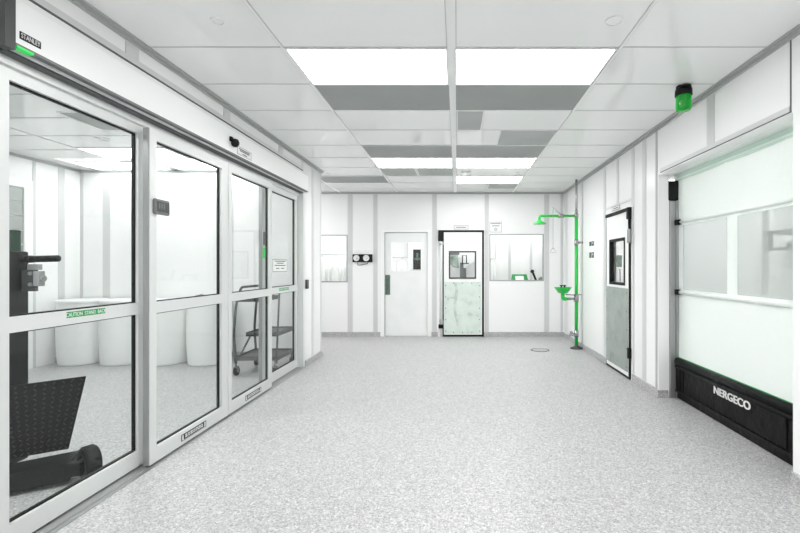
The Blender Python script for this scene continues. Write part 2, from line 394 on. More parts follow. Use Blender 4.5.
# traffic door with black gasket and pale kick plate
d = struct('door_2', MB().slab('y', YB - 0.02, YB + 0.1, BX(438.3), BX(484.2), 0, BZ(229.8), [(BX(440.2), BX(482.2), -1, BZ(231.6))]), M['white'])
build('gasket', MB().slab('y', YB - 0.055, YB - 0.02, BX(442.6), BX(483.8), 0.005, BZ(230.4), [(BX(443.9), BX(481.9), 0.045, BZ(232.4))]).box(BX(438.4), BX(443), YB - 0.05, YB - 0.02, BZ(234), BZ(230.4)), M['black'], d)
w2 = (BX(449.2), BX(475.8), BZ(278.4), BZ(251.4))
build('leaf', MB().slab('y', YB - 0.05, YB - 0.005, BX(443.7), BX(482.1), 0.04, BZ(232.2), [w2]), M['white'], d)
build('pane_frame', MB().frame('y', YB - 0.062, YB, w2[0] - 0.006, w2[1] + 0.006, w2[2] - 0.006, w2[3] + 0.006, 0.03), M['dgrey'], d, 'dark grey frame round the small pane')
build('pane', MB().box(w2[0], w2[1], YB - 0.03, YB - 0.022, w2[2], w2[3]), M['wglass'], d)
kp = MB(); kx0, kx1, kz0, kz1 = BX(444.3), BX(480.9), BZ(333.4), BZ(281.6)
kp.box(kx0, kx1, YB - 0.056, YB - 0.05, kz0, kz1)
kp.m = 1
for i in range(5):
    for x in (kx0 + 0.03, kx1 - 0.03): kp.cyl((x, YB - 0.06, kz0 + 0.06 + i * 0.24), (x, YB - 0.055, kz0 + 0.06 + i * 0.24), 0.011, n=8)
for i in range(1, 4):
    for z in (kz0 + 0.03, kz1 - 0.03): kp.cyl((kx0 + i * (kx1 - kx0) / 4, YB - 0.06, z), (kx0 + i * (kx1 - kx0) / 4, YB - 0.055, z), 0.011, n=8)
kp.m = 2      # long wavy scuff
pts = [(455 + 1.2 * math.sin(i * 0.7) + 0.15 * i, 282.3 + i * 3.9) for i in range(12)]
for (a, b), (c, e) in zip(pts, pts[1:]):
    wa, wc = 0.028, 0.028
    kp.add([(BX(a) - wa, YB - 0.0565, BZ(b)), (BX(a) + wa, YB - 0.0565, BZ(b)), (BX(c) + wc, YB - 0.0565, BZ(e)), (BX(c) - wc, YB - 0.0565, BZ(e))], [(0, 1, 2, 3)])
M['scuff'] = mat('grey_scuff', (188, 200, 193), 0.4, var=(8, (212, 224, 217), 0.4, 0.6))
build('kick_plate', kp, [M['kickpale'], M['greyink'], M['scuff']], d, 'pale green scuffed kick plate with screws round its edge')
build('pivot', MB().box(BX(438.3), BX(442.8), YB - 0.085, YB - 0.02, BZ(241.5), BZ(231), 0.008), M['black'], d)
build('pivot', MB().box(BX(438.6), BX(443.2), YB - 0.085, YB - 0.02, BZ(328), BZ(324), 0.008), M['black'], d)
build('hinge_tube', MB().cyl((BX(440.3), YB - 0.04, 0.15), (BX(440.3), YB - 0.04, 2.02), 0.016), M['alu'], d)
build('hinge_bracket', MB().box(BX(439.6), BX(443.6), YB - 0.08, YB - 0.045, BZ(324), BZ(319.5)).box(BX(439.6), BX(443.6), YB - 0.08, YB - 0.045, BZ(245), BZ(241.5)), M['chrome'], d)

# ================================================================= SWING DOOR IN THE RIGHT WALL
d = struct('door_3', MB().slab('x', XR - 0.012, XR + 0.12, RD0 - 0.05, RD1 + 0.05, 0, RDZ + 0.05, [(RD0, RD1, -1, RDZ)]), M['white'])
w3 = (yx(624.5, 2.25), yx(610, 2.25), 1.245, 1.855)
build('gasket', MB().slab('x', XR - 0.032, XR - 0.012, RD0 - 0.02, RD1 + 0.008, 0.006, RDZ + 0.02, [(RD0 + 0.012, RD1 - 0.004, 0.035, RDZ - 0.004)]), M['black'], d)
build('leaf', MB().slab('x', XR - 0.03, XR + 0.02, RD0, RD1, 0.03, RDZ - 0.005, [w3]), M['white'], d)
build('pane_frame', MB().frame('x', XR - 0.036, XR + 0.025, w3[0] - 0.02, w3[1] + 0.02, w3[2] - 0.02, w3[3] + 0.02, 0.036), M['black'], d, 'black frame round the tall pane')
build('pane', MB().box(XR - 0.01, XR - 0.002, w3[0], w3[1], w3[2], w3[3]), M['wglass'], d)
kp = MB().box(XR - 0.038, XR - 0.03, RD0 + 0.03, RD1 - 0.01, 0.09, 1.19); kp.m = 1
for i in range(5):
    for y in (RD0 + 0.06, RD1 - 0.04): kp.cyl((XR - 0.041, y, 0.15 + i * 0.245), (XR - 0.036, y, 0.15 + i * 0.245), 0.009, n=8)
build('kick_plate', kp, [M['kickgrey'], M['greyink']], d, 'worn greenish steel kick plate')
build('top_closer', MB().box(XR - 0.045, XR - 0.03, RD0 - 0.01, RD1 + 0.01, RDZ - 0.015, RDZ + 0.03), M['black'], d)
build('pivot', MB().box(XR - 0.06, XR - 0.012, RD0 - 0.045, RD0 + 0.02, 2.1, RDZ + 0.03, 0.006).box(XR - 0.05, XR - 0.03, RD0 - 0.04, RD0 - 0.015, 1.97, 2.1), M['black'], d)
build('pivot', MB().box(XR - 0.055, XR - 0.012, RD0 - 0.04, RD0 + 0.01, 0.28, 0.42, 0.006), M['black'], d)
build('hinge_bracket', MB().box(XR - 0.06, XR - 0.03, RD0 - 0.05, RD0 - 0.01, 1.79, 1.97), M['chrome'], d)

# ================================================================= HIGH-SPEED FABRIC DOOR IN THE RIGHT WALL
NX = 2.50
d = struct('door_4', MB().box(XR + 0.12, NX + 0.14, ND0 - 0.12, ND1 + 0.12, NDZ, NDZ + 0.3), M['white'])
build('drum_housing', MB().box(NX + 0.05, NX + 0.16, ND0, ND1, NDZ - 0.035, NDZ), M['batten'], d)
gy = ND1
for y0, y1 in ((ND1 - 0.02, ND1 + 0.1), (ND0 - 0.1, ND0 - 0.02)):
    build('guide_rail', MB().box(XR + 0.122, NX - 0.035, y0, y1, 0, 2.22, 0.006).box(NX - 0.03, NX + 0.0, y0, y1, 0, 2.22, 0.004), M['rail'], d)
build('guide_cap', MB().box(XR + 0.11, NX + 0.01, ND1 - 0.015, ND1 + 0.1, 2.23, 2.45, 0.008), M['black'], d)
V0, V1 = 1.215, 1.955
vin = [(yx(726.5, NX), yx(684, NX)), (2.95, yx(738.5, NX))]
# upper fabric (gently creased sheet), window band, lower fabric
def sheet(z0, z1, nz, amp, xo=NX):
    mb = MB(); ny = 40
    vs = []
    for j in range(nz + 1):
        for i in range(ny + 1):
            y = ND0 - 0.08 + (ND1 - ND0 + 0.16) * i / ny; z = z0 + (z1 - z0) * j / nz
            e = min(j, nz - j) / nz * 2
            vs.append((xo + e * amp * (math.sin(y * 9 + 3 * z) + 0.6 * math.sin(y * 17 - 5 * z + 1)), y, z))
    n = len(vs); W = ny + 1
    fs = [(j * W + i, j * W + i + 1, (j + 1) * W + i + 1, (j + 1) * W + i) for j in range(nz) for i in range(ny)]
    vs2 = [(x + 0.004, y, z) for x, y, z in vs]
    mb.add(vs, fs, True); mb.add(vs2, fs, True)
    return mb
build('curtain', sheet(V1 + 0.03, 2.52, 14, 0.014), M['curtain'], d, 'creased white upper fabric panel')
build('curtain', sheet(0.45, V0 - 0.03, 10, 0.003), M['curtain'], d, 'smooth white lower fabric panel')
build('curtain', MB().slab('x', NX, NX + 0.004, ND0 - 0.08, ND1 + 0.08, V0 - 0.03, V1 + 0.03, [(a, b, V0 + 0.02, V1 - 0.03) for a, b in vin]), M['curtain'], d, 'white middle fabric panel holding the vinyl windows')
build('hem', MB().box(NX - 0.006, NX + 0.01, ND0 - 0.08, ND1 + 0.02, 2.44, 2.462).box(NX - 0.004, NX + 0.012, ND0 - 0.08, ND1 + 0.02, 2.48, 2.52), M['curtaing'], d, 'pale green top hem')
for a, b in vin: build('vinyl_window', MB().box(NX - 0.003, NX + 0.001, a - 0.01, b + 0.01, V0 + 0.01, V1 - 0.02), M['vinyl'], d)
for z in (V0 - 0.02, V1 + 0.02):
    build('wind_bar', MB().cyl((NX - 0.012, ND0 - 0.08, z), (NX - 0.012, ND1 + 0.02, z), 0.024 if z < 1.5 else 0.016), M['curtain'], d)
    build('end_clip', MB().box(NX - 0.05, NX - 0.008, ND1 - 0.08, ND1 + 0.05, z - 0.03, z + 0.03, 0.006), M['black'], d, 'black clip at the end of the wind bar')
bot = MB().box(NX - 0.03, NX + 0.03, ND0 - 0.08, ND1 + 0.02, 0.10, 0.375, 0.008)
bot.cyl((NX - 0.012, ND0 - 0.08, 0.415), (NX - 0.012, ND1 + 0.02, 0.415), 0.042)
bot.cyl((NX - 0.03, ND0 - 0.08, 0.36), (NX - 0.03, ND1 + 0.02, 0.36), 0.02)
bot.box(NX - 0.045, NX + 0.03, ND0 - 0.08, ND1 + 0.02, 0.075, 0.10, 0.005)
for y in (ND1 - 0.1, ND1 - 0.16, ND0 + 0.12, ND0 + 0.3): bot.box(NX - 0.038, NX - 0.02, y - 0.012, y + 0.012, 0.11, 0.37)
bot.box(NX - 0.02, NX + 0.03, ND0 - 0.08, ND1 + 0.02, 0.004, 0.08)
build('bottom_bar', bot, M['blackp'], d, 'black rubber bottom bar')
build('hem', MB().box(NX - 0.01, NX + 0.005, ND0 - 0.08, ND1 + 0.02, 0.452, 0.462), M['greens'], d, 'thin green seam above the black bottom bar')
t = MB(); [text_mb(t, 'NERGECO', 0.098, (NX - 0.033 - 0.0001 * k, 3.785 + dy, 0.295 + dz), WEST, Z, 0.002, sx=1.12) for k, (dy, dz) in enumerate(((-0.003, -0.0015), (0.003, -0.0015), (-0.003, 0.0015), (0.003, 0.0015)))]
build('lettering', t, M['paper'], d, 'white NERGECO lettering')

# ================================================================= GLASS SLIDING DOORS
def sliding(name, xo, y0, y1, ztop, st0, st1, sticker=None):
    xi = xo - 0.05
    hb, hm0, hm1, ht = 0.125, 1.128, 1.212, ztop - 0.075
    fr = MB().slab('x', xi, xo, y0, y1, 0.012, ztop, [(y0 + st0, y1 - st1, hb, hm0), (y0 + st0, y1 - st1, hm1, ht)])
    d = struct(name, MB().box(xi + 0.01, xo - 0.01, y0 + 0.01, y1 - 0.01, 0.004, 0.012), M['alud'])
    build('frame', fr, M['alu'], d)
    gk = MB()
    for a, b in ((hb, hm0), (hm1, ht)): gk.frame('x', xi + 0.004, xo - 0.022, y0 + st0 - 0.001, y1 - st1 + 0.001, a - 0.001, b + 0.001, 0.009)
    build('gasket', gk, M['black'], d)
    for a, b in ((hb, hm0), (hm1, ht)): build('glass_pane', MB().box(xo - 0.03, xo - 0.024, y0 + st0, y1 - st1, a, b), M['glass'], d)
    build('door_seal', MB().box(xi + 0.004, xo - 0.006, y0 - 0.006, y0, 0.02, ztop), M['rail'], d)
    return d
# outer faces of the moving leaves and of the fixed sidelights
da = sliding('door_5', XF, 2.125, 3.16, 2.53, 0.07, 0.075)
db = sliding('door_6', XS, 3.09, 4.145, 2.50, 0.07, 0.11)
dc = sliding('door_7', XS, 4.155, 5.13, 2.50, 0.06, 0.07)
dd = sliding('door_8', XF, 5.06, 6.165, 2.52, 0.10, 0.07)
struct('trim_11', MB().box(XL - 0.1, XF + 0.002, LD0, 2.115, 0, LDZ).box(XL - 0.1, XL - 0.002, 6.17, LD1, 0, LDZ), M['alu'])   # jambs
struct('trim_12', MB().box(XL - 0.14, XL + 0.03, 2.1, 6.2, 0, 0.004).box(XL - 0.01, XL - 0.002, 2.1, 3.06, 0.004, 0.009), M['steel'])        # floor track
# green caution stickers on the fixed rails
def caution(door, X, y0, y1, z0, z1, size):
    st = build('sticker', MB().box(X, X + 0.0015, y0, y1, z0, z1), M['greens'], door, 'green sticker reading CAUTION STAND BACK')
    t = MB(); text_mb(t, 'CAUTION  STAND  BACK', size, (X + 0.0015, (y0 + y1) / 2, (z0 + z1) / 2 - 0.001), EAST, Z, 0.0008, sx=(y1 - y0) * 0.94 / (size * 10.4))
    build('lettering', t, M['paper'], st)
caution(da, XF, yx(66.5, XF), yx(105, XF), 1.168, 1.204, 0.034)
caution(dd, XF, yx(279, XF), yx(289, XF), 1.158, 1.196, 0.034)
def push_sticker(door, X, y0, y1, z0, z1):
    st = build('sticker', MB().box(X, X + 0.0015, y0, y1, z0, z1), M['ink'], door, 'black sticker with small white print on the bottom rail')
    t = MB(); w = y1 - y0; hh = z1 - z0
    t.box(X + 0.0015, X + 0.002, y0 + 0.03 * w, y1 - 0.03 * w, z0 + 0.1 * hh, z0 + 0.14 * hh)
    for k, zz in enumerate((0.72, 0.42)):
        u = 0.14
        while u < 0.84:
            ww = random.uniform(0.05, 0.13); t.box(X + 0.0015, X + 0.0022, y0 + u * w, y0 + (u + ww) * w, z0 + (zz - 0.1) * hh, z0 + (zz + 0.1) * hh); u += ww + 0.03
    t.box(X + 0.0015, X + 0.002, y0 + 0.03 * w, y0 + 0.08 * w, z0 + 0.12 * hh, z1 - 0.12 * hh); t.box(X + 0.0015, X + 0.002, y1 - 0.08 * w, y1 - 0.03 * w, z0 + 0.12 * hh, z1 - 0.12 * hh)
    build('print', t, M['paper'], st)
push_sticker(db, XS, yx(181.3, XS), yx(206, XS), 0.042, 0.095)
push_sticker(dc, XS, yx(245.5, XS), yx(261, XS), 0.042, 0.095)
# square grey knob plate on the glass of the second leaf
pk = MB(); ky0, ky1, kz0, kz1 = yx(155, -2.24), yx(169.7, -2.24), zp(215, 3.19), zp(199.5, 3.19)
kb = build('exit_switch', MB().box(XS - 0.002, XS + 0.025, ky0, ky1, kz0, kz1, 0.012), M['grey'], db, 'rounded square grey plate on the glass')
pk.box(XS + 0.025, XS + 0.029, ky0 + 0.015, ky1 - 0.015, kz0 + 0.02, kz1 - 0.02, 0.002); pk.m = 1; [pk.box(XS + 0.029, XS + 0.03, ky0 + a, ky0 + a + 0.012, kz0 + 0.045, kz0 + 0.085) for a in (0.03, 0.055, 0.08)]; build('face_plate', pk, [M['dgrey'], M['grey']], kb)
# lock and green tab on the far sidelight's leading stile, notice on its glass
build('lock_case', MB().box(XF, XF + 0.012, yx(263, XF), yx(266.3, XF), zp(245, 5.1), zp(232, 5.1)), M['grey'], dd)
build('sticker', MB().box(XF, XF + 0.003, yx(262.6, XF), yx(266.2, XF), zp(258.5, 5.1), zp(248, 5.1)), M['greenglow'], dd, 'bright green tab on the stile')  # sticker is no lamp; its green material gives off a faint glow
ny0, ny1 = yx(274.2, XF), yx(288.5, XF); nz0, nz1 = zp(271.8, 5.6), zp(259.5, 5.6)
nt_ = build('notice', MB().box(XF - 0.022, XF - 0.02, ny0, ny1, nz0, nz1), M['paper'], dd, 'white notice with grey print on the glass')
pr = MB(); bars(pr, (XF - 0.02, ny0, nz0), EAST, Z, [(0.06, 0.40, 0.14), (0.12, 0.34, 0.115), (0.06, 0.40, 0.085), (0.1, 0.2, 0.045), (0.26, 0.36, 0.045)], 0.012, 0.001)
pr.frame('x', XF - 0.0205, XF - 0.0195, ny0, ny1, nz0, nz1, 0.007); build('print', pr, M['greyink'], nt_)

# operator header over the doors
HX = -2.21
hd = thing('door_operator', 'long white operator box running above the glass sliding doors', 'door operator', (HX, 4.1, 2.58))
build('casing', MB().slab('x', HX - 0.03, HX, 2.10, 6.235, 2.60, 2.812).box(XL + 0.001, HX, 2.10, 6.235, 2.812, 2.82), M['white'], hd)
build('bottom_cover', MB().box(XL + 0.014, HX + 0.001, 2.10, 6.235, 2.585, 2.60), M['grey'], hd, 'grey underside cover')
build('lip', MB().box(XL + 0.002, XL + 0.012, 2.10, 6.235, 2.57, 2.60), M['alu'], hd)
struct('trim_14', MB().box(XL - 0.1, XL - 0.002, 2.1, 6.2, 2.56, 2.598), M['dgrey'])
build('end_cap', MB().box(XL + 0.002, HX + 0.004, 2.05, 2.10, 2.56, 2.83), M['dgrey'], hd)
bd = build('badge', MB().box(HX, HX + 0.003, yx(19.5, HX), yx(40.5, HX), 2.63, 2.668), M['ink'], hd, 'black badge with white STANLEY lettering')
bz = 2.649
t = MB(); text_mb(t, 'STANLEY', 0.036, (HX + 0.003, (yx(19.5, HX) + yx(40.5, HX)) / 2, bz), EAST, Z, 0.0008, sx=0.66); build('lettering', t, M['paper'], bd)
build('indicator', MB().box(HX - 0.03, HX + 0.002, yx(17, HX), yx(34, HX), 2.577, 2.592, 0.003), M['greenglow'], hd, 'green lit indicator strip')
struct('trim_13', MB().box(XL - 0.095, XL - 0.055, 2.1, 6.2, 2.52, 2.56), M['alu'])
sy = yx(232.3, HX)
sn = thing('motion_sensor', 'small black motion sensor on the white header above the glass doors', 'sensor', (HX, sy, zp(141.5, sy)))
sz = zp(141.5, sy)
build('housing', MB().lathe([(0.002, 0), (0.038, 0), (0.042, 0.015), (0.038, 0.035), (0.02, 0.05), (0.002, 0.053)], (HX + 0.0115, sy, sz - 0.01), (1, 0.0, -0.25)).box(HX + 0.0005, HX + 0.024, sy - 0.06, sy - 0.015, sz - 0.01, sz + 0.035, 0.006), M['black'], sn)
build('lens', MB().lathe([(0.012, 0), (0.012, 0.01), (0.002, 0.013)], (HX + 0.044, sy + 0.016, sz - 0.014), (0.9, -0.2, -0.1)), M['paper'], sn)
ay0, ay1 = yx(237, HX), yx(251, HX); am = (ay0 + ay1) / 2
hs = thing('header_sign', 'small white printed sign beside the black motion sensor', 'sign', (HX, am, 2.62))
build('plate', MB().box(HX, HX + 0.004, ay0, ay1, 2.615, 2.695), M['paper'], hs)
pr = MB(); bars(pr, (HX + 0.004, ay0, 2.615), EAST, Z, [(0.03, 0.25, 0.06), (0.05, 0.24, 0.044), (0.1, 0.19, 0.018)], 0.009, 0.001); pr.frame('x', HX + 0.003, HX + 0.0045, ay0, ay1, 2.615, 2.695, 0.003); build('print', pr, M['ink'], hs)
ks = thing('key_switch', 'small dark switch box on the white wall end past the glass doors', 'switch', (XL, 6.29, 1.22))
build('case', MB().box(XL, XL + 0.03, 6.25, 6.33, 1.15, 1.285, 0.005), M['dgrey'], ks); build('button', MB().cyl((XL + 0.03, 6.29, 1.2), (XL + 0.038, 6.29, 1.2), 0.015), M['grey'], ks)

# ================================================================= CEILING LIGHTS, PANELS, FITTINGS
def light(x0, x1, y0, y1, label, group='flush ceiling light panels', lamp='lamp'):
    t = thing('ceiling_light', label, 'ceiling light', ((x0 + x1) / 2, (y0 + y1) / 2, CEIL), group)
    x0 += 0.012; x1 -= 0.02; y0 += 0.008; y1 -= 0.008
    zz = CEIL
    mb = MB()
    for a, b, c, e in ((x0, x1, y0, y0 + 0.012), (x0, x1, y1 - 0.012, y1), (x0, x0 + 0.014, y0 + 0.012, y1 - 0.012), (x1 - 0.014, x1, y0 + 0.012, y1 - 0.012)): mb.box(a, b, c, e, zz - 0.01, zz)
    build('frame', mb, M['tbar'], t)
    build('diffuser', MB().box(x0 + 0.014, x1 - 0.014, y0 + 0.012, y1 - 0.012, zz - 0.006, zz), M[lamp], t)
def ry(k): return ROW0 + ROW * k
CL, CR = (MID - COLS, MID - 0.01), (MID + 0.01, MID + COLS)
light(*CL, ry(0), ry(1), 'large bright ceiling light nearest the camera, left of the centre bar')
light(*CR, ry(0), ry(1), 'large bright ceiling light nearest the camera, right of the centre bar')
light(*CL, ry(5), ry(6), 'farther ceiling light left of the centre bar, behind a grey screen')
light(*CR, ry(5), ry(6), 'farther ceiling light right of the centre bar, in front of the smoke detector')
light(*CR, ry(7), ry(8), 'rearmost ceiling light of the hall, close to the back wall')
light(-5.07, -3.87, 5.56, 6.10, 'nearer ceiling light seen through the glass doors in the side room', lamp='lampdim')
light(-5.83, -4.61, 6.32, 6.84, 'rear left ceiling light seen through the glass doors at the side room corner', lamp='lampdim')
light(-4.5, -3.28, 6.32, 6.84, 'rear right ceiling light of the side room, seen through the second glass leaf', lamp='lampdim')
for x0, x1, y0 in ((CL[0], CL[1], ry(-4)), (CR[0], CR[1], ry(-4)), (CL[0], CL[1], ry(-9)), (CR[0], CR[1], ry(-9)),
                   (-5.07, -3.87, 1.2), (-3.7, -2.6, 3.3), (-5.07, -3.87, 3.0), (-3.7, -2.6, 1.4)):
    light(x0, x1, y0, y0 + ROW, 'added ceiling light outside the view, for extra brightness', 'added ceiling lights out of view')  # unseen lamps added to brighten the hall, door header and side room floor
for x0, x1, y0 in ((-4.4, -3.2, 7.6), (-3.9, -2.7, 9.2), (-2.4, -1.2, 9.2), (-0.5, 0.5, 9.15), (0.9, 2.1, 9.5), (2.9, 4.1, 7.6), (3.0, 4.2, 5.6), (3.0, 4.2, 2.4)):
    light(x0, x1, y0, y0 + ROW, 'ceiling light added to brighten a neighbouring room, hidden from view', 'added ceiling lights of neighbouring rooms')  # unseen lamps added so the rooms behind the panes look bright
def panel(x0, x1, y0, y1, label, m='filt'):
    t = thing('ceiling_panel', label, 'ceiling panel', ((x0 + x1) / 2, (y0 + y1) / 2, CEIL), 'grey ceiling panels')
    x0 += 0.01; x1 -= 0.01; y0 += 0.006; y1 -= 0.006
    mb = MB()
    for a, b, c, e in ((x0, x1, y0, y0 + 0.008), (x0, x1, y1 - 0.008, y1), (x0, x0 + 0.008, y0 + 0.008, y1 - 0.008), (x1 - 0.008, x1, y0 + 0.008, y1 - 0.008)): mb.box(a, b, c, e, CEIL - 0.007, CEIL)
    build('frame', mb, M['tbar'], t)
    build('screen', MB().box(x0 + 0.008, x1 - 0.008, y0 + 0.008, y1 - 0.008, CEIL - 0.003, CEIL), M[m], t)
panel(*CL, ry(1), ry(2), 'wide grey filter screen just behind the nearest left ceiling light', 'filtd')
panel(*CR, ry(1), ry(2), 'wide grey filter screen just behind the nearest right ceiling light', 'filtd')
panel(MID + 0.03, 0.285, ry(2), ry(3), 'small square grey ceiling panel beside the centre bar')
panel(0.5, CR[1], ry(3), ry(4), 'grey ceiling panel of half width at the right grid line')
panel(*CL, ry(4), ry(5), 'dark grey filter screen just in front of the farther left light', 'filtd')
panel(*CR, ry(4), ry(5), 'dark grey filter screen just in front of the farther right light', 'filtd')
panel(CL[0], -0.665, ry(6), ry(7), 'grey ceiling panel behind the farther left light, left one of the pair')
panel(-0.665, CL[1], ry(6), ry(7), 'grey ceiling panel behind the farther left light, right one by the centre bar')
panel(-2.48, CL[0], ry(7), ry(8), 'long dark grey ceiling panel at the corner of the left passage', 'filtd')
panel(0.6, CR[1], ry(8), ry(9), 'rearmost grey ceiling panel, behind the rearmost light')
panel(-4.1, -2.75, 4.28, 4.86, 'grey ceiling panel in the side room seen through the first glass panel')
def dome(x, y, r, label, hgt=0.04, m='white'):
    t = thing('smoke_detector', label, 'detector', (x, y, CEIL))
    build('base', MB().lathe([(0.002, 0), (r, 0), (r, -0.015), (r * 0.9, -0.02)], (x, y, CEIL)), M['tbar'], t)
    build('cap', MB().lathe([(r * 0.8, -0.016), (r * 0.72, -hgt), (r * 0.3, -hgt - 0.006), (0.001, -hgt - 0.006)], (x, y, CEIL)), M[m], t)
dome(0.15, 7.02, 0.085, 'round smoke detector on the ceiling between the two farther right lights', 0.05)
def plate(x, y, r, label):
    t = thing('sprinkler_cover', label, 'sprinkler', (x, y, CEIL), 'round sprinkler covers')
    build('ring', MB().lathe([(r, 0), (r, -0.006), (r * 0.86, -0.009), (r * 0.84, -0.002)], (x, y, CEIL)), M['tbar'], t)
    build('disc', MB().lathe([(r * 0.84, -0.004), (0.001, -0.005)], (x, y, CEIL)), M['ceil'], t)
plate(1.01, 2.70, 0.055, 'round sprinkler cover on the ceiling in front of the nearest right light')
plate(-1.54, 2.70, 0.04, 'round sprinkler cover on the ceiling left of the nearest left light')
plate(xp(518, 7.1), 7.1, 0.05, 'small sprinkler cover between the farther and rearmost right lights')
plate(xp(330, 7.15), 7.15, 0.06, 'small sprinkler cover on the ceiling above the end of the left wall')
plate(-4.39, 5.2, 0.07, 'sprinkler cover on the side room ceiling seen through the first glass panel')

# beacon
bx_, by_ = 1.985, 3.68
bt = thing('beacon', 'green flashing beacon with black base hanging from the ceiling', 'beacon', (bx_, by_, CEIL))
build('base', MB().lathe([(0.001, 0), (0.06, 0), (0.062, -0.02), (0.04, -0.022), (0.04, -0.03), (0.068, -0.032), (0.07, -0.085), (0.055, -0.09), (0.001, -0.09)], (bx_, by_, CEIL)), M['black'], bt)
build('lens', MB().lathe([(0.06, -0.085), (0.062, -0.1), (0.064, -0.195), (0.056, -0.212), (0.001, -0.216)], (bx_, by_, CEIL)), M['beacon'], bt)
build('reflector', MB().box(bx_ + 0.005, bx_ + 0.03, by_ - 0.02, by_ + 0.02, CEIL - 0.19, CEIL - 0.09).cyl((bx_ - 0.02, by_, CEIL - 0.09), (bx_ - 0.02, by_, CEIL - 0.19), 0.012, n=10), M['black'], bt)

# ================================================================= SAFETY SHOWER
SX, SY = 2.16, 7.60
sh = thing('safety_shower', 'bright green emergency shower and eyewash station in the back right corner', 'safety shower', (SX, SY, 0))
build('floor_flange', MB().lathe([(0.115, 0), (0.115, 0.012), (0.045, 0.04), (0.034, 0.06)], (SX, SY, 0.0)), M['dgrey'], sh, 'dark floor flange')
build('pole', MB().cyl((SX, SY, 0.05), (SX, SY, 2.40), 0.031), M['green'], sh)
build('supply_pipe', MB().cyl((SX, SY, 2.42), (SX, SY, CEIL), 0.021).cyl((SX, SY, 2.37), (SX, SY, 2.44), 0.038).cyl((SX, SY, 2.46), (SX, SY, 2.50), 0.03), M['chrome'], sh, 'grey steel supply pipe')
hx = xp(539.5, SY)
build('arm', MB().tube([(SX, SY, 2.40), (hx, SY, 2.40), (hx, SY, 2.30)], 0.024, 14, 0.06), M['green'], sh)
build('shower_head', MB().lathe([(0.02, 0.07), (0.03, 0.05), (0.065, 0.03), (0.125, 0.0), (0.125, -0.012), (0.11, -0.016), (0.001, -0.006)], (hx, SY, 2.265)), M['green'], sh)
lv = xp(561, SY)
build('valve', MB().cyl((lv - 0.05, SY, 2.40), (lv + 0.05, SY, 2.40), 0.036).cyl((lv, SY - 0.06, 2.40), (lv, SY, 2.40), 0.018), M['chrome'], sh)
build('lever', MB().tube([(lv, SY - 0.06, 2.40), (xp(552, SY), SY - 0.06, 2.545)], 0.011), M['chrome'], sh)
px = xp(552.3, SY)
build('pull_rod', MB().tube([(px, SY - 0.06, 2.53), (px, SY - 0.06, 1.82)], 0.0035, 6).tube([(px, SY - 0.06, 1.82), (px - 0.06, SY - 0.06, 1.74), (px + 0.06, SY - 0.06, 1.74), (px, SY - 0.06, 1.82)], 0.005, 6), M['chrome'], sh)
build('clamp', MB().cyl((SX, SY, 1.86), (SX, SY, 1.97), 0.036).cyl((SX, SY, 1.915), (SX + 0.12, SY, 1.915), 0.015).cyl((SX + 0.06, SY - 0.03, 1.915), (SX + 0.06, SY + 0.03, 1.915), 0.025), M['chrome'], sh)
ex = xp(562.5, SY)
build('eyewash_bowl', MB().lathe([(0.001, -0.10), (0.05, -0.10), (0.09, -0.085), (0.15, 0.0), (0.158, 0.012), (0.15, 0.012), (0.085, -0.07), (0.001, -0.085)], (ex, SY - 0.03, 1.10)), M['green'], sh)
build('spray_nozzles', MB().cyl((ex - 0.03, SY - 0.03, 1.02), (ex - 0.03, SY - 0.03, 1.14), 0.014).cyl((ex + 0.03, SY - 0.03, 1.02), (ex + 0.03, SY - 0.03, 1.14), 0.014).box(ex - 0.055, ex + 0.055, SY - 0.05, SY - 0.01, 1.135, 1.15), M['black'], sh)
build('eyewash_elbow', MB().tube([(ex, SY - 0.03, 1.0), (ex, SY - 0.03, 0.90), (ex + 0.07, SY - 0.03, 0.90)], 0.034, 14, 0.05), M['green'], sh)
build('eyewash_pipe', MB().cyl((ex + 0.06, SY - 0.02, 0.90), (SX, SY, 0.90), 0.024).cyl((SX, SY, 0.845), (SX, SY, 0.985), 0.042).cyl((SX, SY, 0.965), (ex + 0.05, SY - 0.02, 0.98), 0.010), M['chrome'], sh)
build('push_handle', MB().box(SX - 0.01, SX + 0.09, SY - 0.012, SY + 0.012, 0.965, 0.985), M['chrome'], sh)
build('drain_valve', MB().cyl((SX, SY, 0.21), (SX, SY, 0.33), 0.042).cyl((SX - 0.13, SY, 0.24), (SX, SY, 0.27), 0.026).cyl((SX - 0.09, SY - 0.03, 0.29), (SX - 0.09, SY + 0.03, 0.29), 0.025), M['chrome'], sh)
dr = thing('floor_drain', 'round steel drain cover in the floor below the green shower', 'drain', (1.475, 7.46, 0))
build('rim', MB().lathe([(0.165, 0), (0.165, 0.003), (0.142, 0.004), (0.142, 0.0)], (1.475, 7.46, 0)), M['dgrey'], dr)
build('grate', MB().lathe([(0.14, 0.003), (0.001, 0.003)], (1.475, 7.46, 0)), M['rail'], dr)

